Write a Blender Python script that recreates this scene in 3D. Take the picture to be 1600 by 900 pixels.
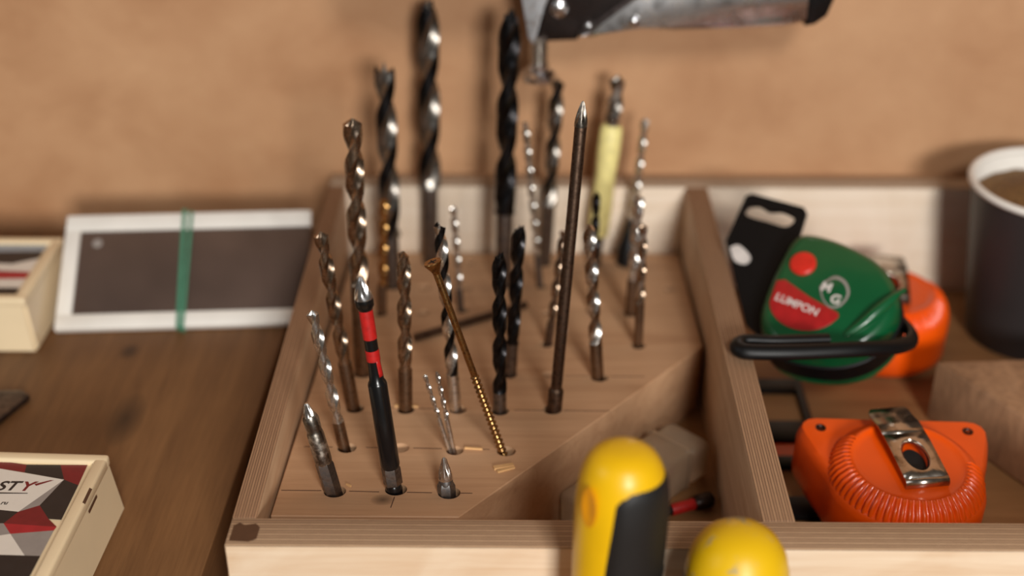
import bpy, bmesh, math, random
from mathutils import Vector, Matrix, Quaternion
random.seed(7)
sc = bpy.context.scene
for o in list(bpy.data.objects): bpy.data.objects.remove(o)
K = 0.001                                   # all lengths below are millimetres
PI = math.pi

# ---------------------------------------------------------------- camera
cam_d = bpy.data.cameras.new('camera'); cam = bpy.data.objects.new('camera', cam_d)
sc.collection.objects.link(cam); sc.camera = cam
th, ps = math.atan(1220/2100), math.radians(.59)
fw = Vector((-math.sin(ps)*math.cos(th), math.cos(ps)*math.cos(th), -math.sin(th)))
rt = Vector((math.cos(ps), math.sin(ps), 0)); up = rt.cross(fw)
cam.matrix_world = Matrix(((rt.x, up.x, -fw.x, 0), (rt.y, up.y, -fw.y, 0), (rt.z, up.z, -fw.z, 393*K), (0, 0, 0, 1)))
cam_d.sensor_width = 36; cam_d.lens = 47.25; cam_d.clip_start = .01; cam_d.clip_end = 20
cam_d.dof.use_dof = True; cam_d.dof.focus_distance = .525; cam_d.dof.aperture_fstop = 4.0
# ---------------------------------------------------------------- world and windows
w = bpy.data.worlds.new('world'); sc.world = w; w.use_nodes = True
w.node_tree.nodes['Background'].inputs[0].default_value = (1.0, .86, .72, 1)
w.node_tree.nodes['Background'].inputs[1].default_value = .085
def area(name, loc, target, sx, sy, power, col):
    l = bpy.data.lights.new(name, 'AREA'); l.shape = 'RECTANGLE'; l.size = sx; l.size_y = sy; l.energy = power; l.color = col
    o = bpy.data.objects.new(name, l); sc.collection.objects.link(o); o.location = loc
    o.rotation_euler = (Vector(target)-Vector(loc)).to_track_quat('-Z', 'Y').to_euler()
area('window_light', (.46, -1.60, .80), (0, .55, .06), .42, .34, 35, (1, .975, .94))
area('high_window_light', (.38, -1.0, 1.32), (0, .55, .06), .3, .3, 14, (1, .975, .94))
area('side_window_light', (-1.9, -.2, 1.3), (0, .5, .05), .8, .9, 4, (.93, .96, 1))
sc.view_settings.view_transform = 'Standard'; sc.view_settings.look = 'None'
sc.view_settings.exposure = 0; sc.view_settings.gamma = 1; sc.view_settings.use_curve_mapping = False

# ---------------------------------------------------------------- materials
def new_mat(name):
    m = bpy.data.materials.new(name); m.use_nodes = True
    nt = m.node_tree; return m, nt, nt.nodes['Principled BSDF']
def S(h):                                    # sRGB 0..255 -> linear
    return tuple((c/255/12.92 if c/255 <= .04045 else ((c/255+.055)/1.055)**2.4) for c in h) + (1,)
def nd(nt, t, **kw):
    n = nt.nodes.new(t)
    for k, v in kw.items(): setattr(n, k, v)
    return n
def coords(nt, scale, rot=(0, 0, 0)):
    tc = nd(nt, 'ShaderNodeTexCoord'); mp = nd(nt, 'ShaderNodeMapping')
    mp.inputs['Scale'].default_value = scale; mp.inputs['Rotation'].default_value = rot
    nt.links.new(tc.outputs['Object'], mp.inputs['Vector']); return mp.outputs['Vector'], tc
def noise(nt, vec, sc_=1, det=4, dist=0, rough=.55):
    n = nd(nt, 'ShaderNodeTexNoise'); n.inputs['Scale'].default_value = sc_; n.inputs['Detail'].default_value = det
    n.inputs['Distortion'].default_value = dist; n.inputs['Roughness'].default_value = rough
    nt.links.new(vec, n.inputs['Vector']); return n.outputs['Fac']
def ramp(nt, fac, stops):
    r = nd(nt, 'ShaderNodeValToRGB'); e = r.color_ramp.elements
    while len(e) < len(stops): e.new(.5)
    for i, (p, c) in enumerate(stops): e[i].position = p; e[i].color = c
    nt.links.new(fac, r.inputs['Fac']); return r.outputs['Color']
def mix(nt, fac, a, b, mode='MIX'):
    m = nd(nt, 'ShaderNodeMix', data_type='RGBA', blend_type=mode)
    if isinstance(fac, (int, float)): m.inputs[0].default_value = fac
    else: nt.links.new(fac, m.inputs[0])
    for i, v in ((6, a), (7, b)):
        if isinstance(v, tuple): m.inputs[i].default_value = v
        else: nt.links.new(v, m.inputs[i])
    return m.outputs[2]
def mth(nt, op, a, b=None):
    m = nd(nt, 'ShaderNodeMath', operation=op)
    for i, v in enumerate((a, b)):
        if v is None: continue
        if isinstance(v, (int, float)): m.inputs[i].default_value = v
        else: nt.links.new(v, m.inputs[i])
    return m.outputs[0]
def bump(nt, bs, h, st, dist=.0004):
    b = nd(nt, 'ShaderNodeBump'); b.inputs['Strength'].default_value = st; b.inputs['Distance'].default_value = dist
    nt.links.new(h, b.inputs['Height']); nt.links.new(b.outputs['Normal'], bs.inputs['Normal'])
def plain(name, col, rough=.5, metal=0, var=.12, scale=200, coat=0, spec=.5):
    m, nt, bs = new_mat(name); c = S(col)
    v, _ = coords(nt, (scale,)*3); f = noise(nt, v, 1, 3)
    d = tuple(x*(1-var) for x in c[:3]) + (1,); l = tuple(min(1, x*(1+var)) for x in c[:3]) + (1,)
    nt.links.new(ramp(nt, f, [(.3, d), (.7, l)]), bs.inputs['Base Color'])
    bs.inputs['Roughness'].default_value = rough; bs.inputs['Metallic'].default_value = metal
    bs.inputs['Coat Weight'].default_value = coat; bs.inputs['Specular IOR Level'].default_value = spec
    return m
def metal(name, col, rough=.22, wear=None, wear_amt=.5, scale=350):
    m, nt, bs = new_mat(name); v, _ = coords(nt, (scale,)*3)
    f = noise(nt, v, 1, 5, 0, .65); c = S(col); c2 = S(wear) if wear else tuple(x*.7 for x in c[:3]) + (1,)
    nt.links.new(ramp(nt, f, [(wear_amt-.06, c), (wear_amt+.12, c2)]), bs.inputs['Base Color'])
    bs.inputs['Metallic'].default_value = 1
    r = nd(nt, 'ShaderNodeMapRange'); nt.links.new(f, r.inputs[0]); r.inputs[1].default_value = .3; r.inputs[2].default_value = .7
    r.inputs[3].default_value = rough*.8; r.inputs[4].default_value = min(1, rough*1.5)
    nt.links.new(r.outputs[0], bs.inputs['Roughness']); bump(nt, bs, f, .12, .0002); return m
def wood(name, light, mid, dark, grain=(1, 1, 1), rough=.6, knots=None, contrast=.5):
    """grain: per-axis scale in cycles per metre, low along the grain"""
    m, nt, bs = new_mat(name)
    v, tc = coords(nt, grain); f = noise(nt, v, 1, 6, .6, .6)
    v2, _ = coords(nt, tuple(g*6 for g in grain)); f2 = noise(nt, v2, 1, 3, .2, .6)
    v3, _ = coords(nt, (14, 14, 14)); f3 = noise(nt, v3, 1, 2)
    col = ramp(nt, f, [(.28, S(dark)), (.5, S(mid)), (.72, S(light))])
    col = mix(nt, contrast*.6, col, ramp(nt, f2, [(.3, S(dark)), (.7, S(light))]), 'MIX')
    col = mix(nt, .35, col, ramp(nt, f3, [(.3, S(dark)), (.7, S(light))]), 'MIX')
    if knots:
        for (kx, ky, kr, ax) in knots:
            mp = nd(nt, 'ShaderNodeMapping'); nt.links.new(tc.outputs['Object'], mp.inputs['Vector'])
            mp.inputs['Location'].default_value = (-kx*K/(kr*K), -ky*K/(kr*ax*K), 0)
            mp.inputs['Scale'].default_value = (1/(kr*K), 1/(kr*ax*K), 0)
            g = nd(nt, 'ShaderNodeTexGradient', gradient_type='SPHERICAL'); nt.links.new(mp.outputs[0], g.inputs[0])
            fac = mth(nt, 'MULTIPLY', mth(nt, 'POWER', g.outputs['Fac'], .7), .85)
            col = mix(nt, fac, col, S(tuple(c*.45 for c in dark)))
    nt.links.new(col, bs.inputs['Base Color']); bs.inputs['Roughness'].default_value = rough
    bump(nt, bs, f2, .25, .0003); return m
def plywood(name, axis, thick, light, veneer_d, dark, plies=7, along=1, stains=False):
    """layers across the thickness axis; outer faces show veneer grain running along the other axis"""
    m, nt, bs = new_mat(name)
    tc = nd(nt, 'ShaderNodeTexCoord'); sp = nd(nt, 'ShaderNodeSeparateXYZ'); nt.links.new(tc.outputs['Object'], sp.inputs[0])
    g = [160, 160, 160]; g[along] = 9
    v, _ = coords(nt, tuple(g)); f = noise(nt, v, 1, 5, .5, .6)
    g2 = [1500, 1500, 1500]; g2[along] = 160
    v2, _ = coords(nt, tuple(g2)); f2 = noise(nt, v2, 1, 3, 0, .7)
    v3, _ = coords(nt, (22, 22, 22)); f3 = noise(nt, v3, 1, 3, 1.5, .5)
    t = mth(nt, 'ADD', mth(nt, 'DIVIDE', sp.outputs[axis], thick*K), mth(nt, 'MULTIPLY', mth(nt, 'SUBTRACT', f, .5), .035))
    ph = mth(nt, 'MULTIPLY', t, plies)
    s = mth(nt, 'SINE', mth(nt, 'MULTIPLY', ph, PI*1.0))
    s = mth(nt, 'ABSOLUTE', s)                      # zero at every glue line
    glue = nd(nt, 'ShaderNodeMapRange'); nt.links.new(s, glue.inputs[0]); glue.inputs[1].default_value = .0; glue.inputs[2].default_value = .62
    par = mth(nt, 'GREATER_THAN', mth(nt, 'MODULO', mth(nt, 'ADD', ph, 20), 2.0), 1.0)
    ven = ramp(nt, f, [(.3, S(veneer_d)), (.65, S(light))])
    ven = mix(nt, .35, ven, ramp(nt, f3, [(.35, S(veneer_d)), (.6, S(light))]))
    endg = mix(nt, mth(nt, 'MULTIPLY', f2, .9), S(tuple(.84*a+.16*b for a, b in zip(veneer_d, dark))), S(tuple(.5*a+.5*b for a, b in zip(veneer_d, dark))))
    edg = mix(nt, f2, S(tuple(.62*a+.38*b for a, b in zip(veneer_d, dark))), S(tuple(1.0*a+.0*b for a, b in zip(veneer_d, dark))))
    col = mix(nt, par, edg, endg)
    col = mix(nt, glue.outputs[0], S(tuple(.8*b for b in dark)), col)
    # on the outer faces (thickness coordinate at its ends) show plain veneer
    edge = mth(nt, 'ABSOLUTE', mth(nt, 'SUBTRACT', mth(nt, 'DIVIDE', sp.outputs[axis], thick*K), .5))
    isf = mth(nt, 'GREATER_THAN', edge, .495)
    col = mix(nt, isf, col, ven)
    nt.links.new(col, bs.inputs['Base Color']); bs.inputs['Roughness'].default_value = .62
    bump(nt, bs, f2, .3, .0003); return m

M = {}
M['wall'] = wood('hardboard', (202, 158, 118), (190, 144, 105), (166, 118, 80), (14, 50, 18), .55, None, .25)
M['plank'] = wood('old_plank', (138, 98, 60), (116, 79, 45), (84, 54, 29), (110, 7, 110), .55, [(-183, 503, 9, 2.4), (-196, 560, 5, 1.5), (-270, 540, 6, 2)], .6)
M['bench'] = wood('bench_top', (190, 138, 82), (170, 118, 66), (130, 86, 46), (100, 8, 100), .6)
M['block'] = wood('drill_block', (212, 170, 132), (198, 156, 118), (170, 126, 90), (7, 120, 120), .6, [(-55, 414, 5, .8)], .35)
PL, PD, PK = (234, 212, 184), (212, 178, 142), (92, 62, 44)
M['ply_front'] = plywood('plywood_front', 1, 15.5, PL, PD, PK, 11, 0)
M['ply_side'] = plywood('plywood_side', 0, 9, (196, 162, 128), (172, 132, 98), PK, 9, 1)
M['ply_div'] = plywood('plywood_divider', 0, 12, (206, 176, 144), (178, 140, 106), PK, 11, 1)
M['ply_back'] = plywood('plywood_back', 1, 13, (234, 218, 198), (218, 196, 170), PK, 7, 0)
M['tray_floor'] = wood('tray_floor', (170, 126, 82), (152, 108, 66), (120, 82, 48), (9, 90, 90), .6, None, .3)
M['stain'] = plain('glue_stain', (84, 56, 38), .5)
M['pencil'] = plain('pencil_line', (74, 48, 34), .7)
M['splinter'] = plain('splinter', (214, 170, 116), .6)
M['offcut'] = wood('offcut', (196, 152, 114), (156, 114, 80), (62, 44, 36), (50, 50, 14), .65, None, .6)
M['bright'] = metal('bright_steel', (214, 210, 204), .25, (160, 152, 142), .55)
M['worn'] = metal('worn_steel', (120, 114, 106), .32, (196, 188, 176), .52, 260)
M['bronze'] = metal('cobalt_steel', (158, 137, 117), .24, (106, 88, 72), .55)
M['bronze_shank'] = metal('cobalt_shank', (132, 112, 94), .28, (100, 82, 66), .55)
M['gold'] = metal('gold_coating', (190, 146, 90), .22, (150, 110, 62), .55)
M['black_ox'] = metal('black_oxide', (52, 51, 52), .3, (30, 29, 30), .5)
M['flute_grey'] = metal('ground_flute', (150, 144, 136), .3, (110, 104, 98), .5)
M['shank_grey'] = metal('dull_shank', (132, 124, 118), .35, (96, 90, 86), .5)
M['rusty'] = metal('dull_brown_steel', (104, 84, 70), .4, (70, 54, 44), .5)
M['brass'] = metal('yellow_zinc', (172, 134, 84), .27, (112, 80, 52), .52, 500)
M['grey_bit'] = metal('grey_bit', (134, 134, 134), .38, (108, 108, 108), .5)
M['black'] = plain('black_plastic', (8, 8, 9), .45, 0, .12, 200, 0, .3)
M['blackhard'] = plain('black_lacquer', (14, 14, 15), .25, 0, .1, 300)
M['red_tape'] = plain('red_tape', (176, 26, 23), .45, 0, .18, 500)
M['yellow_tape'] = plain('yellow_tape', (240, 226, 150), .5)
M['orange'] = plain('orange_plastic', (238, 84, 3), .33, 0, .05, 60, .2)
M['green'] = plain('green_plastic', (6, 82, 44), .3, 0, .08, 60, .2)
M['red'] = plain('red_plastic', (206, 42, 28), .4)
M['label_red'] = plain('red_print', (168, 26, 28), .4)
M['print_white'] = plain('white_print', (214, 206, 200), .45)
M['chrome'] = metal('chrome', (226, 226, 228), .2, (178, 170, 160), .56, 120)
M['clip'] = metal('clip_steel', (196, 186, 174), .2, (140, 120, 100), .56, 160)
M['dark_hole'] = plain('dark_hole', (18, 14, 12), .8)
M['dark_steel'] = metal('dark_steel', (70, 62, 60), .35, (50, 44, 42), .5)
M['pale_steel'] = metal('pale_steel', (212, 216, 220), .4, (190, 194, 198), .5)
M['yellow'] = plain('yellow_plastic', (232, 182, 10), .36, 0, .06, 40)
M['worn_yellow'] = None
M['rubber'] = plain('black_rubber', (17, 16, 16), .6, 0, .15, 800)
M['cream'] = plain('cream_plastic', (234, 212, 174), .3, 0, .04, 30, .15)
M['white_frame'] = plain('white_card', (232, 228, 220), .5, 0, .05, 40)
M['panel'] = plain('smoky_panel', (84, 68, 60), .3, 0, .25, 14)
M['band'] = plain('green_rubber', (70, 132, 104), .5)
M['cup_out'] = plain('grey_cup', (50, 46, 46), .5, 0, .08, 20)
M['cup_in'] = plain('white_paper', (234, 230, 222), .5, 0, .03, 30)
M['sawdust'] = plain('brown_filings', (120, 88, 50), .8, 0, .5, 700)
M['lb_white'] = plain('label_white', (226, 218, 206), .35, 0, .02)
M['lb_grey'] = plain('label_grey', (148, 140, 134), .35, 0, .05)
M['lb_black'] = plain('label_black', (34, 32, 34), .35, 0, .15)
M['lb_dred'] = plain('label_dark_red', (118, 24, 32), .35, 0, .1)
M['lb_red'] = plain('label_bright_red', (168, 34, 44), .35, 0, .08)
M['lb_blue'] = plain('label_blue_grey', (150, 160, 168), .35, 0, .1)
M['scraper'] = metal('grey_blade', (116, 108, 104), .4, (80, 74, 72), .5, 120)
def worn_yellow():
    m, nt, bs = new_mat('chipped_yellow'); v, _ = coords(nt, (95, 95, 95)); f = noise(nt, v, 1, 5, 0, .6)
    nt.links.new(ramp(nt, f, [(.56, S((230, 184, 12))), (.61, S((176, 158, 112)))]), bs.inputs['Base Color'])
    bs.inputs['Roughness'].default_value = .4; return m
M['worn_yellow'] = worn_yellow()
def clear():
    m, nt, bs = new_mat('frosted_plastic'); v, _ = coords(nt, (60,)*3); f = noise(nt, v, 1, 3)
    nt.links.new(ramp(nt, f, [(.3, S((214, 190, 160))), (.7, S((230, 208, 180)))]), bs.inputs['Base Color'])
    bs.inputs['Roughness'].default_value = .35; bs.inputs['Transmission Weight'].default_value = .7; bs.inputs['IOR'].default_value = 1.35
    return m
M['clear'] = clear()

# ---------------------------------------------------------------- mesh helpers (millimetres)
def link(name, me, mats, parent=None, smooth=True, angle=38):
    o = bpy.data.objects.new(name, me); sc.collection.objects.link(o)
    for m in (mats if isinstance(mats, (list, tuple)) else [mats]): me.materials.append(M[m] if isinstance(m, str) else m)
    if smooth:
        for p in me.polygons: p.use_smooth = True
        me.set_sharp_from_angle(angle=math.radians(angle))
    if parent: o.parent = parent
    return o
def mesh(name, verts, faces, mats, parent=None, smooth=True, angle=38, idx=None):
    me = bpy.data.meshes.new(name); me.from_pydata([(x*K, y*K, z*K) for x, y, z in verts], [], faces)
    if idx: me.polygons.foreach_set('material_index', idx)
    bm = bmesh.new(); bm.from_mesh(me); bmesh.ops.recalc_face_normals(bm, faces=bm.faces); bm.to_mesh(me); bm.free()
    return link(name, me, mats, parent, smooth, angle)
def from_bm(name, bm, mats, parent=None, smooth=True, angle=38):
    bmesh.ops.recalc_face_normals(bm, faces=bm.faces)
    for v in bm.verts: v.co *= K
    me = bpy.data.meshes.new(name); bm.to_mesh(me); bm.free(); return link(name, me, mats, parent, smooth, angle)
def bm_box(bm, x0, x1, y0, y1, z0, z1, bev=0, seg=2, mat=None):
    r = bmesh.ops.create_cube(bm, size=1); vs = r['verts']
    for v in vs: v.co = Vector(((x0+x1)/2+v.co.x*(x1-x0), (y0+y1)/2+v.co.y*(y1-y0), (z0+z1)/2+v.co.z*(z1-z0)))
    if mat is not None:
        for v in vs: v.co = mat @ v.co
    if bev:
        es = list({e for v in vs for e in v.link_edges})
        bmesh.ops.bevel(bm, geom=es, offset=bev, segments=seg, affect='EDGES', profile=.5)
def box(name, x0, x1, y0, y1, z0, z1, mats, parent=None, bev=.4, seg=2, origin=None):
    bm = bmesh.new(); o = origin or (0, 0, 0)
    bm_box(bm, x0-o[0], x1-o[0], y0-o[1], y1-o[1], z0-o[2], z1-o[2], bev, seg)
    ob = from_bm(name, bm, mats, parent); ob.location = Vector(o)*K; return ob
def lathe(name, prof, mats, parent=None, seg=32, angle=38, idx=None, cap0=True, cap1=True, fn=None):
    """prof: list of (r, z); fn(theta, i) scales the radius"""
    V, F, I = [], [], []
    n = len(prof)
    for i, (r, z) in enumerate(prof):
        for j in range(seg):
            a = 2*PI*j/seg; rr = r*(fn(a, i) if fn else 1); V.append((rr*math.cos(a), rr*math.sin(a), z))
    for i in range(n-1):
        for j in range(seg):
            F.append((i*seg+j, i*seg+(j+1) % seg, (i+1)*seg+(j+1) % seg, (i+1)*seg+j)); I.append(idx[i] if idx else 0)
    if cap0: F.append(tuple(reversed(range(seg)))); I.append(idx[0] if idx else 0)
    if cap1: F.append(tuple((n-1)*seg+j for j in range(seg))); I.append(idx[-1] if idx else 0)
    return mesh(name, V, F, mats, parent, True, angle, I)
def tube(name, pts, r, mats, parent=None, seg=12, flat=1.0):
    pts = [Vector(p) for p in pts]; V, F = [], []
    n0 = None
    for i, p in enumerate(pts):
        t = (pts[min(i+1, len(pts)-1)]-pts[max(i-1, 0)]).normalized()
        if n0 is None: n0 = t.orthogonal().normalized() if abs(t.z) > .9 else t.cross(Vector((0, 0, 1))).normalized()
        n0 = (n0-t*n0.dot(t)).normalized(); b = t.cross(n0)
        rr = r(i/(len(pts)-1)) if callable(r) else r
        for j in range(seg):
            a = 2*PI*j/seg; V.append(tuple(p+n0*rr*flat*math.cos(a)+b*rr*math.sin(a)))
    for i in range(len(pts)-1):
        for j in range(seg): F.append((i*seg+j, i*seg+(j+1) % seg, (i+1)*seg+(j+1) % seg, (i+1)*seg+j))
    F.append(tuple(range(seg))); F.append(tuple((len(pts)-1)*seg+j for j in range(seg)))
    return mesh(name, V, F, mats, parent)
def spline(ctrl, n=10):
    P = [Vector(p) for p in ctrl]; P = [P[0]*2-P[1]]+P+[P[-1]*2-P[-2]]; out = []
    for i in range(1, len(P)-2):
        for k in range(n):
            t = k/n; a, b, c, d = P[i-1:i+3]
            out.append(.5*((2*b)+(c-a)*t+(2*a-5*b+4*c-d)*t*t+(3*b-a-3*c+d)*t**3))
    out.append(P[-2]); return out
def prism(name, outline, axis_o, ex, ey, ez, d0, d1, mats, parent=None, bev=0, idx=None):
    """extrude a 2-D outline (in ex, ey) along ez from d0 to d1"""
    bm = bmesh.new(); O, X, Y, Z = (Vector(v) for v in (axis_o, ex, ey, ez))
    a = [bm.verts.new(O+X*u+Y*v+Z*d0) for u, v in outline]; b = [bm.verts.new(O+X*u+Y*v+Z*d1) for u, v in outline]
    n = len(a); fa = bm.faces.new(a); fb = bm.faces.new(b)
    for i in range(n): bm.faces.new((a[i], a[(i+1) % n], b[(i+1) % n], b[i]))
    if bev:
        es = [e for e in bm.edges if e in fa.edges or e in fb.edges]
        bmesh.ops.bevel(bm, geom=es, offset=bev, segments=3, affect='EDGES', profile=.5)
    return from_bm(name, bm, mats, parent)
def empty(name, loc=(0, 0, 0), dirv=None):
    o = bpy.data.objects.new(name, None); sc.collection.objects.link(o); o.location = Vector(loc)*K; o.empty_display_size = .01
    if dirv is not None:
        o.rotation_mode = 'QUATERNION'; o.rotation_quaternion = Vector((0, 0, 1)).rotation_difference(Vector(dirv).normalized())
    return o
def tag(o, label, cat, group=None):
    o['label'] = label; o['category'] = cat
    if group: o['group'] = group
    return o
def text_mesh(name, s, size, mats, parent=None, shear=0, bold=0, ext=.03):
    c = bpy.data.curves.new(name, 'FONT'); c.body = s; c.size = size*K; c.shear = shear; c.offset = bold*K; c.extrude = ext*K
    c.align_x = 'LEFT'; t = bpy.data.objects.new('tmp', c); sc.collection.objects.link(t)
    me = bpy.data.meshes.new_from_object(t.evaluated_get(bpy.context.evaluated_depsgraph_get()))
    bpy.data.objects.remove(t); return link(name, me, mats, parent, False)

# ================================================================ setting
o = box('floor', -1600, 1600, -2300, 690, -890, -850, 'bench', bev=0); o['kind'] = 'structure'
o = box('wall_back', -900, 900, 693, 710, -60, 900, 'wall', bev=0); o['kind'] = 'structure'
bench = box('workbench', -700, 700, 290, 691, -40, 0, 'bench', bev=1)
tag(bench, 'wooden workbench top under the plywood tray and the brown board', 'workbench')
plank = empty('wooden_board', (-250, 500, 0)); tag(plank, 'thick brown wooden board with dark grain on the left side of the bench', 'board')
prism('board', [(-620, 300), (-128.2, 300), (-119.2, 690), (-620, 690)], (0, 0, 0), (1, 0, 0), (0, 1, 0), (0, 0, 1), 0.05, 30, 'plank', None, .8).parent = plank
plank.children[0].location = (.25, -.5, 0)
h = lathe('knot_hole', [(4.2, 0), (4.2, .5), (3.0, .6)], 'dark_hole', plank, 20); h.scale = (1, 1.5, 1)
h.rotation_euler = (0, PI/2, 0); h.location = Vector((-123.8+250, 484-500, 17))*K

# ================================================================ tray
tray = empty('tool_tray', (100, 520, 0)); tag(tray, 'open plywood tool tray with raised edges and compartments against the wall', 'tray')
def tray_part(*a, **kw):
    ob = box(*a, parent=tray, **kw); ob.location = ob.location-tray.location; return ob
tray_part('front_board', -107.5, 340, 370.5, 386, 0.1, 70, 'ply_front', origin=(-107.5, 370.5, 0), bev=.7)
tray_part('side_board', -107.5, -98.5, 386, 667, 0.1, 70, 'ply_side', origin=(-107.5, 386, 0), bev=.5)
tray_part('side_board', 331, 340, 386, 667, 0.1, 70, 'ply_side', origin=(331, 386, 0), bev=.5)
tray_part('divider_board', 88.5, 100.5, 386, 667, 6, 70, 'ply_div', origin=(88.5, 386, 0), bev=.5)
tray_part('back_board', -107.5, 340, 667, 680, 0.1, 70, 'ply_back', origin=(-107.5, 667, 0), bev=.5)
tray_part('base_board', -98.5, 331, 386, 667, 0.1, 6, 'tray_floor', bev=0)
stn = [(-106.2, 373), (-99, 372.6), (-96.4, 374.2), (-96.2, 380.5), (-98, 382.6), (-102, 381.8), (-104, 383), (-106, 381.5)]
s_ = prism('glue_stain', stn, (0, 0, 0), (1, 0, 0), (0, 1, 0), (0, 0, 1), 69.9, 70.06, 'stain', tray); s_.location = -tray.location

# ---- drilled block
BS, BY, BZ = .106, 395., 58.
def bz(y): return BZ-BS*(y-BY)
BN = Vector((0, BS, 1)).normalized(); BV = Vector((0, 1, -BS)).normalized()
BITS = {
'worn': ((-75.4,419.7,55.4),(-8.2,4.2,39.6)), 'silver': ((-75.0,452.9,51.9),(-9.9,6.7,63.3)),
'bronzeA': ((-75.2,486.6,48.3),(-9.9,8.9,83.5)), 'holder': ((-51.2,421.4,55.2),(-9.3,9.7,91.9)),
'cobalt': ((-74.4,519.9,44.8),(0.5,12.9,122.2)), 'bronzeB': ((-51.9,485.8,48.4),(1.3,8.0,75.4)),
'tallL': ((-69.8,618.8,34.3),(-0.2,12.9,121.5)), 'gold': ((-72.2,584.6,37.9),(3.3,6.6,62.1)),
'tall670': ((-51.9,652.9,30.7),(1.8,15.5,145.9)), 'brad690': ((-29.9,486.0,48.3),(-5.5,9.4,88.8)),
'thin708': ((-32.3,588.9,37.4),(-3.0,6.0,56.6)), 'screw': ((-8.7,451.1,52.1),(-27.4,9.1,85.6)),
'th1': ((-30.9,451.4,52.0),(-9.5,3.8,35.6)), 'th2': ((-29.0,451.4,52.0),(-6.4,3.9,37.1)),
'ph': ((-30.2,419.3,55.4),(-0.7,1.7,16.1)), 'brad780': ((-10.4,485.1,48.4),(-0.1,8.0,75.9)),
'blk812': ((-6.2,519.4,44.8),(4.2,7.9,74.5)), 'tall790': ((-11.2,620.4,34.1),(3.7,15.7,148.2)),
'thin820': ((8.6,619.8,34.2),(-8.6,9.6,90.4)), 'bw872': ((11.4,650.1,31.0),(5.8,11.2,106.0)),
'long': ((13.7,486.6,48.3),(9.5,14.8,139.8)), 'thinbr': ((12.0,550.8,41.5),(6.2,6.3,59.2)),
'sb920': ((34.3,516.8,45.1),(-6.0,8.0,75.7)), 'blk932': ((34.9,589.7,37.4),(0.6,6.8,64.0)),
'yellow': ((38.7,650.5,30.9),(9.9,11.2,106.0)), 'thin1008': ((56.6,648.9,31.1),(6.8,8.9,83.5)),
's998': ((54.3,586.1,37.7),(1.7,6.8,63.8)), 's1005': ((55.5,549.9,41.6),(-0.1,6.7,62.9))}
# shank radius, hole radius
SH = {'worn': (3.3, 4.4), 'silver': (2.5, 4.0), 'bronzeA': (3.0, 4.0), 'holder': (3.4, 4.4), 'cobalt': (3.9, 4.7), 'bronzeB': (3.0, 3.9),
'tallL': (4.0, 4.9), 'gold': (2.2, 3.6), 'tall670': (4.3, 5.2), 'brad690': (2.7, 3.9), 'thin708': (1.7, 3.3), 'screw': (1.8, 4.0), 'th1': (1.0, 3.7), 'th2': (1.0, 3.7),
'ph': (3.2, 4.5), 'brad780': (3.0, 4.0), 'blk812': (3.0, 3.9), 'tall790': (4.3, 5.2), 'thin820': (1.8, 3.4), 'bw872': (3.5, 4.4), 'long': (3.0, 4.2), 'thinbr': (1.9, 3.4),
'sb920': (2.9, 4.0), 'blk932': (2.1, 3.5), 'yellow': (4.0, 5.0), 'thin1008': (2.2, 3.6), 's998': (2.8, 3.9), 's1005': (2.2, 3.5)}
HOLES, EMB = [], {}
for k, (b, d) in BITS.items():
    r, hr = SH[k]; lean = d[0]/math.hypot(d[1], d[2])
    off = 0 if abs(lean) < .03 else math.copysign((hr-r)*.75, -lean)
    EMB[k] = min(15.0, 1.5*(hr-r)/max(abs(lean), .01))
    if k == 'th2': continue
    cx = b[0]+off
    if k == 'th1': cx = -28.6; EMB['th1'] = EMB['th2'] = 9
    HOLES.append((cx, b[1], hr))
HOLES += [(-51.6, 453.2, 3.9), (-53, 617.4, 3.9), (-51.4, 585.6, 3.6), (12.0, 519.4, 3.4), (12, 586, 3.4), (-31, 617, 3.6), (-31, 652, 4), (-9.5, 586, 3.5), (-9.5, 552, 3.5), (34.5, 552, 3.5), (77, 617, 3.5)]
block = empty('drill_block', (0, 520, 6)); tag(block, 'brown wooden block with rows of drilled holes and one corner cut off diagonally', 'block')
out = [(-97.2, 402.5), (-24.6, 402.5), (86.6, 549.5), (87.0, 665.5), (-95.8, 665.5)]
bm = bmesh.new(); lo = [bm.verts.new((x, y, 6.1)) for x, y in out]; hi = [bm.verts.new((x, y, bz(y))) for x, y in out]
bm.faces.new(lo); bm.faces.new(hi)
for i in range(5): bm.faces.new((lo[i], lo[(i+1) % 5], hi[(i+1) % 5], hi[i]))
bmesh.ops.bevel(bm, geom=list(bm.edges), offset=.4, segments=1, affect='EDGES')
body = from_bm('body', bm, ['block', 'dark_hole'], None, True, 30)
cb = bmesh.new()
for (cx, cy, hr) in HOLES:
    base = Vector((cx, cy, bz(cy))); rot = Vector((0, 0, 1)).rotation_difference(BN).to_matrix().to_4x4()
    bmesh.ops.create_cone(cb, cap_ends=True, segments=28, radius1=hr, radius2=hr, depth=2*(bz(cy)-10), matrix=Matrix.Translation(base) @ rot)
cut = from_bm('tmp_cutter', cb, 'block', None, False)
bo = body.modifiers.new('holes', 'BOOLEAN'); bo.object = cut; bo.operation = 'DIFFERENCE'; bo.solver = 'EXACT'
bpy.context.view_layer.update()
me = bpy.data.meshes.new_from_object(body.evaluated_get(bpy.context.evaluated_depsgraph_get()))
body.modifiers.clear(); body.data = me; bpy.data.objects.remove(cut)
for p in me.polygons: p.use_smooth = False
body.parent = block; body.location = -block.location
def on_block(x, y): return Vector((x, y, bz(y)))
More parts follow.
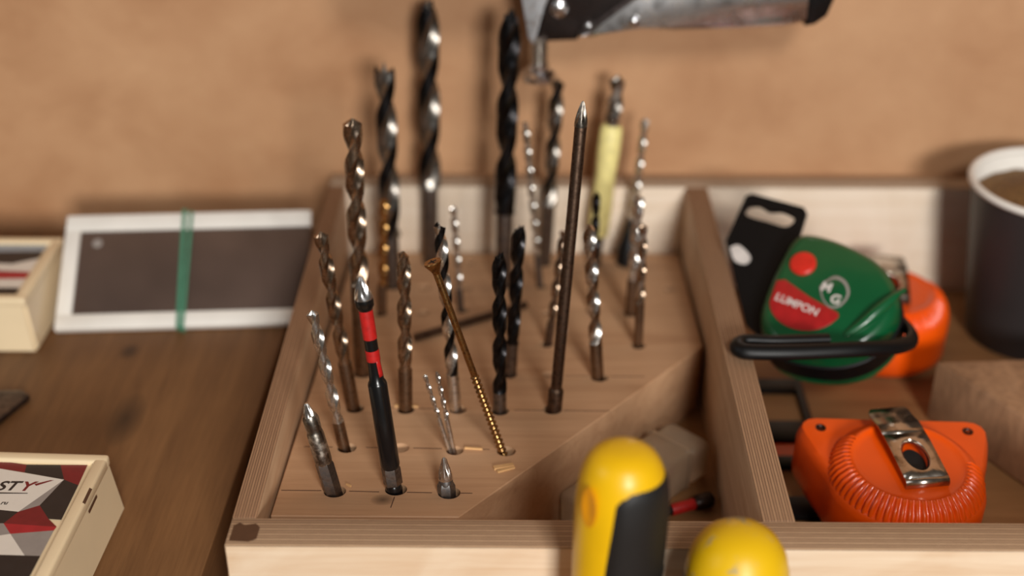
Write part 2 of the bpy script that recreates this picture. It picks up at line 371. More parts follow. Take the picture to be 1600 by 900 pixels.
def bstrip(name, x0, y0, x1, y1, wd, mats, hgt=.06):
    a, b = on_block(x0, y0), on_block(x1, y1); t = (b-a).normalized(); s = t.cross(BN)
    V = [a-s*wd/2, a+s*wd/2, b+s*wd/2, b-s*wd/2]; V = [v+BN*.01 for v in V]+[v+BN*hgt for v in V]
    ob = mesh(name, [tuple(v) for v in V], [(0, 1, 2, 3), (4, 5, 6, 7), (0, 1, 5, 4), (1, 2, 6, 5), (2, 3, 7, 6), (3, 0, 4, 7)], mats, block, False)
    ob.location = -block.location
    return ob
for (x0, x1, y0, y1) in [(-96, -80, 420.3, 420.2), (-69, -57, 420.0, 419.6), (-46, -36, 419.4, 419.2), (-25, -20, 419.1, 419), (-92, -80, 453.8, 453.5), (-66, -57, 453.4, 453.2), (-46, -34, 453.2, 452.8), (-23, -14, 452.6, 452.4), (-66, -57, 487, 487), (-46, -35, 486.8, 486.6), (19, 30, 518.4, 518), (40, 56, 518, 517.8), (-4, 9, 486, 485.8), (18, 38, 485.8, 485.6)]:
    bstrip('pencil_line', x0, y0, x1, y1, .45, 'pencil')
bstrip('pencil_line', -50.6, 416, -51.4, 408.5, .35, 'pencil')
for (x0, y0, x1, y1, wd, hh) in [(-24.5, 453, -17, 452.2, .9, .8), (-46.5, 488, -57, 488.4, 1.2, .9), (-12, 437, -4, 439.5, 2.2, 1.0), (-10.5, 434.4, -3.5, 438, 1.2, .8), (-70.6, 424.4, -68.6, 423, .6, .8)]:
    bstrip('splinter', x0, y0, x1, y1, wd, 'splinter', hh)

# ================================================================ drill bits
def fluted(name, R, z0, z1, pitch, ma, mf, parent, tipk='cone', seg=32, hand=1, ph=0, depth=.66):
    step = max(pitch/28, .25); V, F, I = [], [], []; zs = []
    ztop = z1-(R*.62 if tipk == 'cone' else R*1.0)
    n = max(6, int((ztop-z0)/step)); zs = [(z0+(ztop-z0)*i/n, 1) for i in range(n+1)]
    if tipk == 'cone': zs += [(ztop+(z1-ztop)*t, 1-.93*t) for t in (.02, .35, .7, 1)]
    runout = 2.2*R
    for (z, s) in zs:
        tw = 2*PI*(z-z0)/pitch*hand+ph; dep = depth*min(1, (z-z0)/runout)**.6 if z > z0 else 0
        for j in range(seg):
            a = 2*PI*j/seg; t = (a % PI)/PI
            if t < .08: r = R
            elif t < .40: r = R*.965
            else: r = R*(1-dep*math.sin(PI*(t-.4)/.6)**.75)
            V.append((r*s*math.cos(a+tw), r*s*math.sin(a+tw), z))
    m = len(zs)
    for i in range(m-1):
        for j in range(seg):
            t = (j+.5) % (seg/2)/(seg/2)
            F.append((i*seg+j, i*seg+(j+1) % seg, (i+1)*seg+(j+1) % seg, (i+1)*seg+j)); I.append(1 if .4 < t else 0)
    V.append((0, 0, zs[-1][0])); c = len(V)-1
    for j in range(seg): F.append(((m-1)*seg+j, (m-1)*seg+(j+1) % seg, c)); I.append(1 if tipk == 'brad' else 0)
    V.append((0, 0, z0)); c = len(V)-1
    for j in range(seg): F.append(((j+1) % seg, j, c)); I.append(0)
    if tipk == 'brad':
        tw = 2*PI*(ztop-z0)/pitch*hand+ph
        b0 = len(V)
        for j in range(8): V.append((R*.26*math.cos(PI*j/4), R*.26*math.sin(PI*j/4), ztop-.05))
        V.append((0, 0, z1))
        for j in range(8): F.append((b0+j, b0+(j+1) % 8, b0+8)); I.append(1)
        for q in (0, PI):
            b0 = len(V)
            for (rr, aa, zz) in ((R*.99, .08, 0), (R*.99, 1.0, 0), (R*.62, .9, 0), (R*.62, .15, 0), (R*.95, .15, R*.62)):
                V.append((rr*math.cos(aa+tw+q), rr*math.sin(aa+tw+q), ztop+zz-.02))
            for f in ((0, 1, 4), (1, 2, 4), (2, 3, 4), (3, 0, 4)): F.append(tuple(b0+x for x in f)); I.append(0)
    return mesh(name, V, F, [ma, mf], parent, True, 32, I)
def drill(key, label, R, frac, ma, mf, msh, tipk='cone', pk=5.4, ph=0, seg=32, rsh=None, depth=.66, group='twist drills in the drill block', name='twist_drill', cat='drill bit'):
    b, d = BITS[key]; L = Vector(d).length; root = empty(name, b, d); tag(root, label, cat, group)
    z0 = L*frac; rs = rsh or R*.98
    fluted('fluted_body', R, z0, L, pk*2*R, ma, mf, root, tipk, seg, 1, ph, depth)
    lathe('shank', [(rs*.9, -EMB[key]), (rs, -EMB[key]+.6), (rs, z0-.6), (R*.96, z0+.2)], msh, root, 28)
    return root, L
G2 = 'brad point wood drills in the drill block'
drill('silver', 'silver twist drill leaning left just behind the worn hex bit', 2.55, .2, 'bright', 'bright', 'bronze_shank', ph=.4)
drill('bronzeA', 'bronze twist drill leaning left, second from the left tray edge', 3.15, .27, 'bronze', 'bronze', 'bronze_shank', ph=1)
drill('cobalt', 'tall thick bronze twist drill standing behind the black and red bit holder', 4.3, .37, 'bronze', 'bronze', 'bronze_shank', ph=2.0)
drill('bronzeB', 'upright bronze twist drill between the red banded bit holder and the brass screw', 3.15, .26, 'bronze', 'bronze', 'bronze_shank', ph=.8)
drill('tallL', 'tall black brad point drill left of the tallest drill', 5.4, .24, 'black_ox', 'flute_grey', 'shank_grey', 'brad', 6.2, .6, rsh=4.0, group=G2)
drill('gold', 'thin gold twist drill in front of the tall black drill on the left', 2.4, .26, 'gold', 'gold', 'bronze_shank', ph=.3, pk=4.6, seg=24)
drill('tall670', 'tallest black drill with silver flutes and plain grey shank by the wall', 6.0, .3, 'black_ox', 'flute_grey', 'shank_grey', 'brad', 6.3, 2.4, rsh=4.3, group=G2)
drill('brad690', 'small brad point drill with black tip and bright shank behind the brass screw', 2.85, .2, 'black_ox', 'bright', 'bright', 'brad', 5.8, 1.2, group=G2, rsh=2.7)
drill('thin708', 'thin silver twist drill behind the brass screw head', 1.8, .22, 'bright', 'bright', 'shank_grey', ph=.9, seg=20)
drill('brad780', 'black brad point drill with jagged crown right of the brass screw', 3.15, .13, 'black_ox', 'black_ox', 'shank_grey', 'brad', 5.9, 2.7, group=G2, depth=.6, rsh=2.95)
drill('blk812', 'black brad point drill leaning right just behind the jagged black one', 3.2, .22, 'black_ox', 'black_ox', 'shank_grey', 'brad', 5.9, .9, group=G2, depth=.6, rsh=2.95)
drill('tall790', 'tall thick black drill rising under the wall clamp', 5.6, .28, 'black_ox', 'black_ox', 'shank_grey', 'brad', 6.2, 1.2, group=G2, rsh=4.3, depth=.58)
drill('thin820', 'thin silver twist drill leaning left beside the tall black drill under the clamp', 1.8, .2, 'bright', 'bright', 'shank_grey', ph=.2, seg=20)
drill('bw872', 'black drill with pale tip right of the clamp screw', 3.9, .33, 'black_ox', 'flute_grey', 'shank_grey', 'brad', 6.0, 2.0, group=G2, rsh=3.5)
drill('thinbr', 'thin brown twist drill half hidden behind the long screwdriver bit', 2.0, .2, 'rusty', 'bronze', 'rusty', ph=.5, seg=24)
drill('sb920', 'bronze silver twist drill with bright flutes right of the long screwdriver bit', 3.0, .24, 'bronze', 'bright', 'bronze_shank', ph=1.7, pk=5)
drill('blk932', 'small dark tipped drill behind the bronze drill in front of the yellow tape', 2.1, .45, 'black_ox', 'black_ox', 'shank_grey', ph=.8, seg=24)
drill('s998', 'silver twist drill, taller and further back of the right-hand pair', 2.9, .3, 'bright', 'bright', 'bronze_shank', ph=.3, pk=5)
drill('s1005', 'silver twist drill, front one of the right-hand pair near the divider', 2.25, .36, 'bright', 'bronze', 'bronze_shank', ph=1.5, seg=24)
drill('th1', 'hair-thin silver drill, left one of two sharing a hole', 1.05, .4, 'bright', 'bright', 'bright', ph=.5, seg=16)
drill('th2', 'hair-thin silver drill, right one of two sharing a hole', 1.05, .4, 'bright', 'bright', 'bright', ph=1.5, seg=16)
r, L = drill('thin1008', 'thin silver drill with black round collar beside the tray back board', 2.2, .3, 'bright', 'bright', 'shank_grey', ph=.1, seg=24)
lathe('collar', [(4.2, .3), (6.0, 1.0), (6.3, 9), (5.2, 13), (3.6, 21), (2.5, 27)], 'black', r, 28)
r, L = drill('yellow', 'silver drill wrapped in yellow tape in the back row', 4.3, .72, 'bright', 'flute_grey', 'shank_grey', ph=.7, pk=4.5, rsh=3.6)
lathe('yellow_tape', [(4.3, L*.16), (5.6, L*.165), (5.9, L*.3), (5.4, L*.5), (6.2, L*.62), (5.9, L*.735), (4.6, L*.75)], 'yellow_tape', r, 28)

def cross_tip(name, R, z0, z1, mats, parent, blunt=.22, seg=48, depth=.55):
    """four-winged screwdriver point"""
    rows = [(0, 1, 0), (.12, 1.0, .0), (.3, .93, .35), (.55, .72, .8), (.8, .45, 1), (.93, blunt+.08, 1), (1, blunt*.6, .6)]
    V, F = [], []
    for (t, s, dp) in rows:
        for j in range(seg):
            a = 2*PI*j/seg; wv = max(0, math.sin(2*a+.5)**2-.25)/.75
            r = R*s*(1-depth*dp*wv); V.append((r*math.cos(a), r*math.sin(a), z0+(z1-z0)*t))
    n = len(rows)
    for i in range(n-1):
        for j in range(seg): F.append((i*seg+j, i*seg+(j+1) % seg, (i+1)*seg+(j+1) % seg, (i+1)*seg+j))
    F.append(tuple(reversed(range(seg)))); F.append(tuple((n-1)*seg+j for j in range(seg)))
    return mesh(name, V, F, mats, parent, True, 30)
# long screwdriver bit
b, d = BITS['long']; L = Vector(d).length; r = empty('screwdriver_bit', b, d); tag(r, 'long slim dull screwdriver bit with cross point and bottom collar', 'screwdriver bit')
lathe('shaft', [(2.45, 9), (2.5, 10), (2.5, L-10), (2.4, L-9.5)], 'rusty', r, 28)
lathe('collar', [(3.2, -6), (3.3, .4), (3.35, 9.5), (3.1, 10.2), (2.5, 11)], 'rusty', r, 28)
cross_tip('point', 2.7, L-10.5, L, 'worn', r)
# worn hex bit
b, d = BITS['worn']; L = Vector(d).length; r = empty('screwdriver_bit', b, d); tag(r, 'worn grey steel hex bit leaning left in the front left hole', 'screwdriver bit')
lathe('hex_shank', [(3.0, -4), (3.7, -3.4), (3.7, 13), (3.1, 14.6)], 'shank_grey', r, 6, 30)
lathe('body', [(3.1, 13.4), (3.45, 14.6), (3.5, 17), (3.35, 27), (3.1, 28), (2.95, 29), (3.15, 30), (3.2, 34), (2.6, 35.5)], 'worn', r, 32)
cross_tip('point', 2.9, L-7.5, L, 'bright', r, .3, depth=.4)
# black bit holder with red tape
b, d = BITS['holder']; L = Vector(d).length; r = empty('bit_holder', b, d); tag(r, 'black bit holder with two red tape bands and a polished cross tip', 'bit holder')
lathe('foot', [(2.6, -7), (3.0, -4), (3.3, -1), (3.4, .6), (3.0, 2.4), (2.5, 3.2)], 'blackhard', r, 32)
lathe('hex_collar', [(3.2, 2.4), (3.85, 3.0), (3.85, 10), (3.3, 11.6)], 'shank_grey', r, 6, 30)
lathe('sleeve', [(3.5, 10.6), (3.85, 12), (3.75, L*.3), (3.75, L*.515), (3.45, L*.525), (2.9, L*.535), (2.7, L*.57), (2.55, L*.6), (2.5, L*.86)], 'blackhard', r, 36)
lathe('red_band', [(2.5, L*.725), (2.68, L*.726), (2.72, L*.79), (2.68, L*.853), (2.5, L*.855)], 'red_tape', r, 32)
lathe('red_band', [(2.5, L*.625), (2.68, L*.626), (2.72, L*.655), (2.66, L*.674), (2.5, L*.675)], 'red_tape', r, 32)
V = []
for i in range(6):
    for j in range(5):
        a = -1.1+.75*j/4+.1*i/5; rr = 2.75+.35*i/5; V.append((rr*math.cos(a), rr*math.sin(a), L*(.632-.075*i/5)))
fl = [(i*5+j, i*5+j+1, (i+1)*5+j+1, (i+1)*5+j) for i in range(5) for j in range(4)]
ob = mesh('tape_flap', V, fl, 'red_tape', r); so = ob.modifiers.new('thick', 'SOLIDIFY'); so.thickness = .0002
lathe('ring', [(2.5, L*.85), (2.9, L*.862), (3.5, L*.872), (3.55, L*.895), (3.45, L*.905)], 'blackhard', r, 32)
cross_tip('point', 3.45, L*.9, L, 'dark_steel', r, .2, depth=.5).data.materials[0] = M['chrome']
# small cross bit
b, d = BITS['ph']; L = Vector(d).length; r = empty('screwdriver_bit', b, d); tag(r, 'short matt grey cross bit in the front row hole', 'screwdriver bit')
lathe('hex_shank', [(3.4, -8), (3.65, -7.4), (3.65, 3.4), (2.95, 5.0)], 'grey_bit', r, 6, 30)
lathe('neck', [(2.9, 4), (2.9, 5.6), (2.6, 6.6), (2.5, 8)], 'grey_bit', r, 28)
cross_tip('point', 2.85, 6.5, L, 'bright', r, .28, depth=.72)
# brass screw
b, d = BITS['screw']; L = Vector(d).length; r = empty('screw', b, d); tag(r, 'brass coloured wood screw leaning left with its head up', 'screw')
prof = []; zt = L*.41; n = 17
prof.append((.3, -EMB['screw']))
z = -EMB['screw']+1
while z < zt:
    prof += [(1.2, z), (1.9, z+.9), (1.9, z+1.15), (1.2, z+1.9)]; z += 2.25
lathe('thread', prof, 'brass', r, 24, 60)
lathe('shaft', [(1.25, zt-1), (1.45, zt), (1.45, L-5)], 'brass', r, 24)
lathe('head', [(1.4, L-6), (1.7, L-4.5), (3.5, L-1.2), (3.6, L-.6), (3.4, L-.3), (2.0, L-.35)], 'brass', r, 36)
for q in range(4):
    s_ = box('recess_shade', -.28, .28, -.1, 1.75, L-.45, L-.22, 'dark_hole', r, bev=0); s_.rotation_euler = (0, 0, q*PI/2+.5)  # dark bars on the head imitate shade in the cross slot
# rod lying on the block
a, c = on_block(-53, 553), on_block(1, 592)
ob = tube('steel_rod', [a+BN*2.1, a.lerp(c, .05)+BN*2.1, a.lerp(c, .95)+BN*2.1, c+BN*2.1], lambda t: 2.0, 'rusty', None, 14)
tag(ob, 'dark brown metal rod lying flat among the drills on the block', 'rod')

# ================================================================ wall clamp
cl = empty('toggle_clamp', (60, 691, 170)); tag(cl, 'chrome toggle clamp with dark bracket on the wall, cut off by the top edge', 'clamp')
def xz(name, pts, y0, y1, mats, bev=.6):
    ob = prism(name, pts, (0, 0, 0), (1, 0, 0), (0, 0, 1), (0, 1, 0), y0, y1, mats, cl, bev); ob.location = -cl.location; return ob
xz('bracket', [(10, 196), (9.5, 182), (5.5, 172), (2.8, 164), (3, 157.5), (26, 158.5), (29.5, 163), (33, 164), (45, 172), (54, 181), (54, 215), (10, 215)], 655, 662, 'dark_steel')
xz('link_plate', [(-3.5, 215), (-3, 190), (-1, 178), (1.5, 162), (4.2, 158), (5.5, 163), (9, 177), (15, 192), (16, 215)], 648, 651, 'pale_steel', .4)
xz('lever', [(27, 163.5), (34, 163.2), (44, 168.5), (58, 168.6), (75, 166.8), (100, 168.8), (128, 170.2), (140, 171.6), (147, 176), (150, 184), (148, 190), (60, 190), (50, 180), (40, 172)], 645, 656, 'chrome', 2.2)
xz('grip_cap', [(139, 169.6), (144, 170.6), (149.5, 175), (153, 186), (152, 193), (139, 193)], 644, 657, 'blackhard', 2)
xz('unseen_shade_arm', [(-84, 232), (-80, 206), (-40, 199), (4, 199), (14, 206), (14, 232)], 612, 652, 'dark_steel', 2)  # invented arm above the view, added to cast shade on the wall
xz('wall_plate', [(0, 196), (60, 196), (60, 240), (0, 240)], 662, 692.5, 'dark_steel', .6)
for (x, z, rr) in ((17, 175, 4.6), (32, 166, 2.6), (54, 172, 3)):
    ob = lathe('rivet', [(rr, 0), (rr*.95, 1.2), (rr*.6, 2.2), (rr*.3, 2.5)], 'chrome', cl, 24); ob.rotation_euler = (PI/2, 0, 0); ob.location = Vector((x, 655.4 if x < 40 else 645.3, z))*K-cl.location
pr = []; z = 141
while z < 160: pr += [(3.7, z), (4.4, z+.6), (3.7, z+1.2)]; z += 1.2
ob = lathe('threaded_spindle', pr, 'bright', cl, 24, 70); ob.location = Vector((7, 657, 0))*K-cl.location
ob = lathe('foot', [(6.5, 136), (8.8, 137), (8.8, 140), (6.2, 141.6), (5.2, 141.8), (5.2, 145), (3.4, 145.4)], 'chrome', cl, 28); ob.location = Vector((7, 657, 0))*K-cl.location

# ================================================================ card boxes on the left board
def card_box(loc, rz, label, D=68):
    r = empty('card_box', loc); r.rotation_euler = (0, 0, rz); tag(r, label, 'box', 'cream plastic card boxes')
    W, H = 96, 30
    def frus(name, x0, x1, y0, y1, z0, z1, ins, bev, mats, ndel=False):
        bm = bmesh.new(); bm_box(bm, x0, x1, y0, y1, z0, z1)
        for v in bm.verts:
            if v.co.z > (z0+z1)/2: v.co.x += ins if v.co.x < (x0+x1)/2 else -ins; v.co.y += ins if v.co.y < (y0+y1)/2 else -ins
        bmesh.ops.bevel(bm, geom=list(bm.edges), offset=bev, segments=3, affect='EDGES')
        return from_bm(name, bm, mats, r)
    frus('body', -W, 0, -D, 0, .05, H-2, 2.4, 1.6, 'cream')
    t = 2.0
    bm = bmesh.new()                                   # lid rim around the sunk label
    for (x0, x1, y0, y1) in ((-W+t, -t, -t-5.2, -t), (-W+t, -t, -D+t, -D+t+5.2), (-W+t, -W+t+5.2, -D+t+3, -t-3), (-t-5.2, -t, -D+t+3, -t-3)): bm_box(bm, x0, x1, y0, y1, H-5, H, 1.2, 3)
    from_bm('lid_rim', bm, 'cream', r)
    return r, frus
b1, _ = card_box((-166.2, 439, 30), math.radians(-2.2), 'cream card box with STY lettering in the lower left corner', 94)
b2, _ = card_box((-241, 626, 30), 0, 'cream card box against the wall beside the white framed panel')
def label_poly(parent, name, polys, z, wloc, rz):
    mats = ['lb_white', 'lb_grey', 'lb_black', 'lb_dred', 'lb_red', 'lb_blue']; V, F, I = [], [], []
    inv = Matrix.Rotation(-rz, 3, 'Z')
    for m, pts in polys:
        b0 = len(V)
        for (x, y) in pts:
            p = inv @ Vector((x-wloc[0], y-wloc[1], 0)); V.append((p.x, p.y, z))
        F.append(tuple(range(b0, b0+len(pts)))); I.append(m)
    return mesh(name, V, F, mats, parent, False, idx=I)
P1 = [(0, [(-262, 441), (-210.3, 429.2), (-182.7, 422.5), (-194.4, 402.6), (-201.6, 403.6), (-262, 410)]), (1, [(-182.7, 422.5), (-187.4, 406.5), (-194.4, 402.6)]),
 (2, [(-182.7, 422.5), (-176, 419.0), (-176.4, 398), (-181.5, 398.5), (-187.4, 406.5)]), (3, [(-187.0, 432), (-176, 432), (-176, 419.0), (-182.7, 422.5)]),
 (2, [(-200.7, 432), (-187.0, 432), (-182.7, 422.5), (-199.9, 426.9)]), (3, [(-262, 444), (-262, 441), (-199.9, 426.9), (-200.7, 432)]),
 (3, [(-194.4, 402.6), (-187.4, 406.5), (-181.5, 398.5), (-177, 393.9), (-197.8, 395.7)]), (4, [(-197.8, 395.7), (-177, 393.9), (-177.4, 391.8), (-193.2, 389.7)]),
 (2, [(-262, 410), (-201.6, 403.6), (-194.4, 402.6), (-197.8, 395.7), (-262, 399)]), (1, [(-193.2, 389.7), (-177.4, 391.8), (-178, 377.5), (-183.9, 377.7)]),
 (1, [(-262, 399), (-197.8, 395.7), (-193.2, 389.7), (-196.6, 388.8), (-262, 390)]),
 (0, [(-262, 390), (-196.6, 388.8), (-193.2, 389.7), (-183.9, 377.7), (-192.9, 378.0), (-262, 378)]), (2, [(-262, 378), (-192.9, 378.0), (-183.9, 377.7), (-178, 377.5), (-178.9, 353), (-262, 350)])]
rz1 = math.radians(-2.2)
label_poly(b1, 'label', P1, 28.25, (-166.2, 439), rz1)
def put_text(parent, s, size, wx, wy, mats, shear, bold, name='lettering', rz=0):
    t = text_mesh(name, s, size, mats, parent, shear, bold)
    p = Matrix.Rotation(-rz1, 3, 'Z') @ Vector((wx+166.2, wy-439, 0)); t.location = Vector((p.x, p.y, 28.3))*K; t.rotation_euler = (0, 0, rz-rz1)
    return t
put_text(b1, 'ST', 8.0, -208.2, 415.6, 'lb_black', .25, .18)
put_text(b1, 'Y', 8.0, -198.9, 415.4, 'lb_dred', .25, .18)
put_text(b1, '.ru', 3.0, -203.6, 406.9, 'lb_black', .2, .06)
label_poly(b1, 'underline', [(2, [(-207, 414.2), (-194.4, 413.9), (-194.4, 413.5), (-207, 413.4)])], 28.32, (-166.2, 439), rz1)
label_poly(b1, 'letter_swoosh', [(3, [(-193.6, 419.5), (-192.6, 418.4), (-186.6, 422.0), (-188.0, 422.0)])], 28.32, (-166.2, 439), rz1)
label_poly(b1, 'letter_dot', [(2, [(-205.6+.9*math.cos(i*PI/6), 410.6+.9*math.sin(i*PI/6)) for i in range(12)])], 28.32, (-166.2, 439), rz1)
sc_ = box('scratch', -.6, .6, -9, 0, -.2, .12, 'stain', b1, bev=0); sc_.location = Vector((-2.6, -24, 29.7))*K; sc_.rotation_euler = (0, .6, .02)
sc_ = box('scratch', -.5, .5, -10, 0, -.15, .15, 'stain', b1, bev=0); sc_.location = Vector((-1.75, -22, 24.4))*K; sc_.rotation_euler = (0, 1.45, .02)
X0 = -241-90
P2 = [(5, [(X0, 619), (-250, 619), (-250, 612), (X0, 608)]), (2, [(X0, 608), (-250, 612), (-250, 604), (-262, 598), (X0, 604)]), (0, [(X0, 604), (-262, 598), (-250, 604), (-250, 590), (X0, 592)]),
      (4, [(-280, 592), (-250, 590), (-250, 583), (X0, 580), (X0, 588)]), (0, [(X0, 580), (-250, 583), (-250, 574), (X0, 574)]), (2, [(X0, 574), (-250, 574), (-250, 566), (X0, 566)])]
label_poly(b2, 'label', P2, 28.25, (-241, 626), 0)
# white framed panel with a rubber band, leaning back
fr = empty('framed_panel', (-237.5, 576, 30.2)); tag(fr, 'dark framed panel with white border and green rubber band leaning on the left', 'panel')
ang = math.radians(33); FW, FH = 128, 66.5
M3 = Matrix.Rotation(math.radians(3.7), 3, 'Z') @ Matrix.Rotation(ang, 3, 'X')
fr.rotation_euler = M3.to_euler()
bo_ = 8.6
box('panel', 4, FW-.3, 4, FH-4, .5, 3.4, 'panel', fr, .3)
box('border', 0, FW, 0, bo_, .2, 4.6, 'white_frame', fr, .8); box('border', 0, FW, FH-bo_-1, FH, .2, 4.6, 'white_frame', fr, .8)
box('border', 0, bo_-.6, bo_-.4, FH-bo_-.6, .2, 4.6, 'white_frame', fr, .8)
bm = bmesh.new()
for (x0, x1, k) in ((61, 63.2, .7), (63.6, 65.4, -.5)):
    m_ = Matrix.Rotation(math.radians(k), 4, 'Z')
    bm_box(bm, x0, x1, -.6, FH+.6, 4.5, 5.2, .2, 1, m_); bm_box(bm, x0, x1, -.6, FH+.6, -.7, .2, .2, 1, m_)
    bm_box(bm, x0, x1, -1.2, -.1, -.7, 5.2, .2, 1, m_); bm_box(bm, x0, x1, FH+.1, FH+1.2, -.7, 5.2, .2, 1, m_)
from_bm('rubber_band', bm, 'band', fr)
st = box('stand_strut', 54, 72, -3, 0, -33, 0, 'white_frame', fr, .4); st.location = (0, 58*K, 0); st.rotation_euler = (-ang+.02, 0, 0)
sp_ = lathe('white_spot', [(2.6, 0), (2.3, .12)], 'lb_grey', fr, 16); sp_.location = Vector((17, 50, 3.45))*K
# grey blade at the left edge of the frame
bl = prism('scraper_blade', [(-300, 478), (-262, 478), (-239.5, 497), (-231.5, 517), (-236, 521), (-300, 519)], (0, 0, 0), (1, 0, 0), (0, 1, 0), (0, 0, 1), 44, 47.4, 'scraper', None, .5)
bl.location.z = -.0139
tag(bl, 'dark grey metal plate corner poking in at the left edge', 'metal plate')

# ================================================================ front compartment: frosted case and red bit
ca = empty('plastic_case', (49.5, 474, 6.1)); ca.rotation_euler = (0, 0, math.radians(46)); tag(ca, 'frosted plastic case lying in the triangular compartment behind the yellow handle', 'plastic case')
bm = bmesh.new(); bm_box(bm, -38, 26, -11.5, 11.5, .1, 22, 3, 3); from_bm('body', bm, 'clear', ca)
bm = bmesh.new(); bm_box(bm, 26.2, 40, -12, 12, .05, 20.5, 4, 4); from_bm('cap', bm, 'clear', ca)
bm = bmesh.new(); bm_box(bm, 22.5, 26, -12, 12, .05, 22.7, 2.5, 3); from_bm('rim', bm, 'clear', ca)
bm = bmesh.new(); bm_box(bm, -40, -24, -15.5, -12, .05, 14, 1.5, 3); from_bm('hanger_tab', bm, 'clear', ca)
rb = empty('bit_holder', (84.3, 472.6, 10), (-22.5, -9.5, 0)); tag(rb, 'small dark bit with a red band lying beside the frosted case', 'bit holder')
lathe('head', [(2.6, -.5), (3.5, .3), (3.7, 3), (3.5, 8), (2.9, 9)], 'dark_steel', rb, 24)
lathe('red_band', [(2.6, 8.6), (2.7, 9), (2.7, 20), (2.6, 20.4)], 'red_tape', rb, 24)
lathe('shank', [(2.1, 20), (2.1, 30), (1.6, 31)], 'blackhard', rb, 6, 30)

# ================================================================ yellow handled screwdrivers in front of the tray
def handle(loc, dirv, prof, mats, name, label, cat, sx=1.0):
    r = empty(name, loc, dirv); tag(r, label, cat); return r
sd = empty('screwdriver', (30.5, 346, 0)); tag(sd, 'yellow and black rubber handled screwdriver standing before the tray front', 'screwdriver')
HP = [(9, 34), (12.5, 37), (14.2, 48), (14.9, 62), (15.2, 80), (15.3, 96), (15.3, 106), (15.0, 113), (14.1, 120), (12.4, 125.4), (9.8, 128.9), (6.2, 130.9), (2.4, 131.6)]
HPs = [tuple(p) for p in spline([(a, b, 0) for a, b in HP], 5)]; HPs = [(p[0], p[1]) for p in HPs]
def prof_r(z):
    for (r0, z0), (r1, z1) in zip(HPs, HPs[1:]):
        if z0 <= z <= z1: return r0+(r1-r0)*(z-z0)/max(z1-z0, 1e-6)
    return HPs[0][0]
hb = lathe('handle', HPs, 'yellow', sd, 48)
V, F = [], []; nz, na = 44, 30
for i in range(nz+1):
    z = 40+i*(124.5-40)/nz
    a0 = math.radians(-104-20*max(0, (118-z)/70)) if z < 118 else math.radians(-104+34*((z-118)/6.5)**2)
    for j in range(na+1):
        a = a0+(math.radians(95)-a0)*j/na; e = .9*min(1, min(j, na-j)/1.5)*min(1, min(i, nz-i)/1.5)
        rib = .25*math.sin(z*2.4) if z < 88 and 3 < j < na-3 else 0
        zz = z+(-1.5*max(0, math.sin((a+PI/2)*.5))*(z-40)/78 if a > -PI/2 else 0)
        rr = prof_r(zz)+e*1.0+rib-.15; V.append((rr*math.cos(a), rr*math.sin(a), zz))
for i in range(nz):
    for j in range(na): F.append((i*(na+1)+j, i*(na+1)+j+1, (i+1)*(na+1)+j+1, (i+1)*(na+1)+j))
mesh('rubber_grip', V, F, 'rubber', sd, True, 60)
M['recess_shade'] = plain('amber_recess_shade', (226, 150, 8), .45, 0, .05)  # darker amber paints in the shade of the handle recesses
a = math.radians(-138); rr = 15.1
hl = lathe('hanging_recess', [(3.4, -.2), (3.4, .25), (2.9, .35), (2.2, .05)], 'recess_shade', sd, 24); hl.scale = (2.3, 1.0, 1)
hl.rotation_euler = (0, PI/2, a); hl.location = Vector((rr*math.cos(a), rr*math.sin(a), 115))*K
lathe('blade', [(3, .2), (3, 36)], 'bright', sd, 20)
sd.rotation_euler = (math.radians(-1), math.radians(1), 0)
s2 = empty('screwdriver', (72.6, 346, 0)); tag(s2, 'round yellow screwdriver handle end with chipped paint at the bottom edge', 'screwdriver')
lathe('handle', [(10, 30), (15, 34), (17.3, 50), (17.8, 70), (17.9, 77), (17.2, 84)], 'rubber', s2, 40)
lathe('end_cap', [(17.2, 74), (17.7, 78), (17.4, 83), (16.0, 89), (13.2, 94), (9.4, 97.4), (5, 99), (1.5, 99.4)], 'worn_yellow', s2, 40)
a = math.radians(-112)
hl = lathe('hanging_recess', [(2.6, -.4), (2.6, .3), (2.0, .4), (1.4, .1)], 'recess_shade', s2, 20); hl.scale = (1, 1.4, 1)
hl.rotation_euler = (0, math.radians(75), a); hl.location = Vector((17*math.cos(a), 17*math.sin(a), 80))*K
lathe('blade', [(3.2, .2), (3.2, 32)], 'bright', s2, 20)

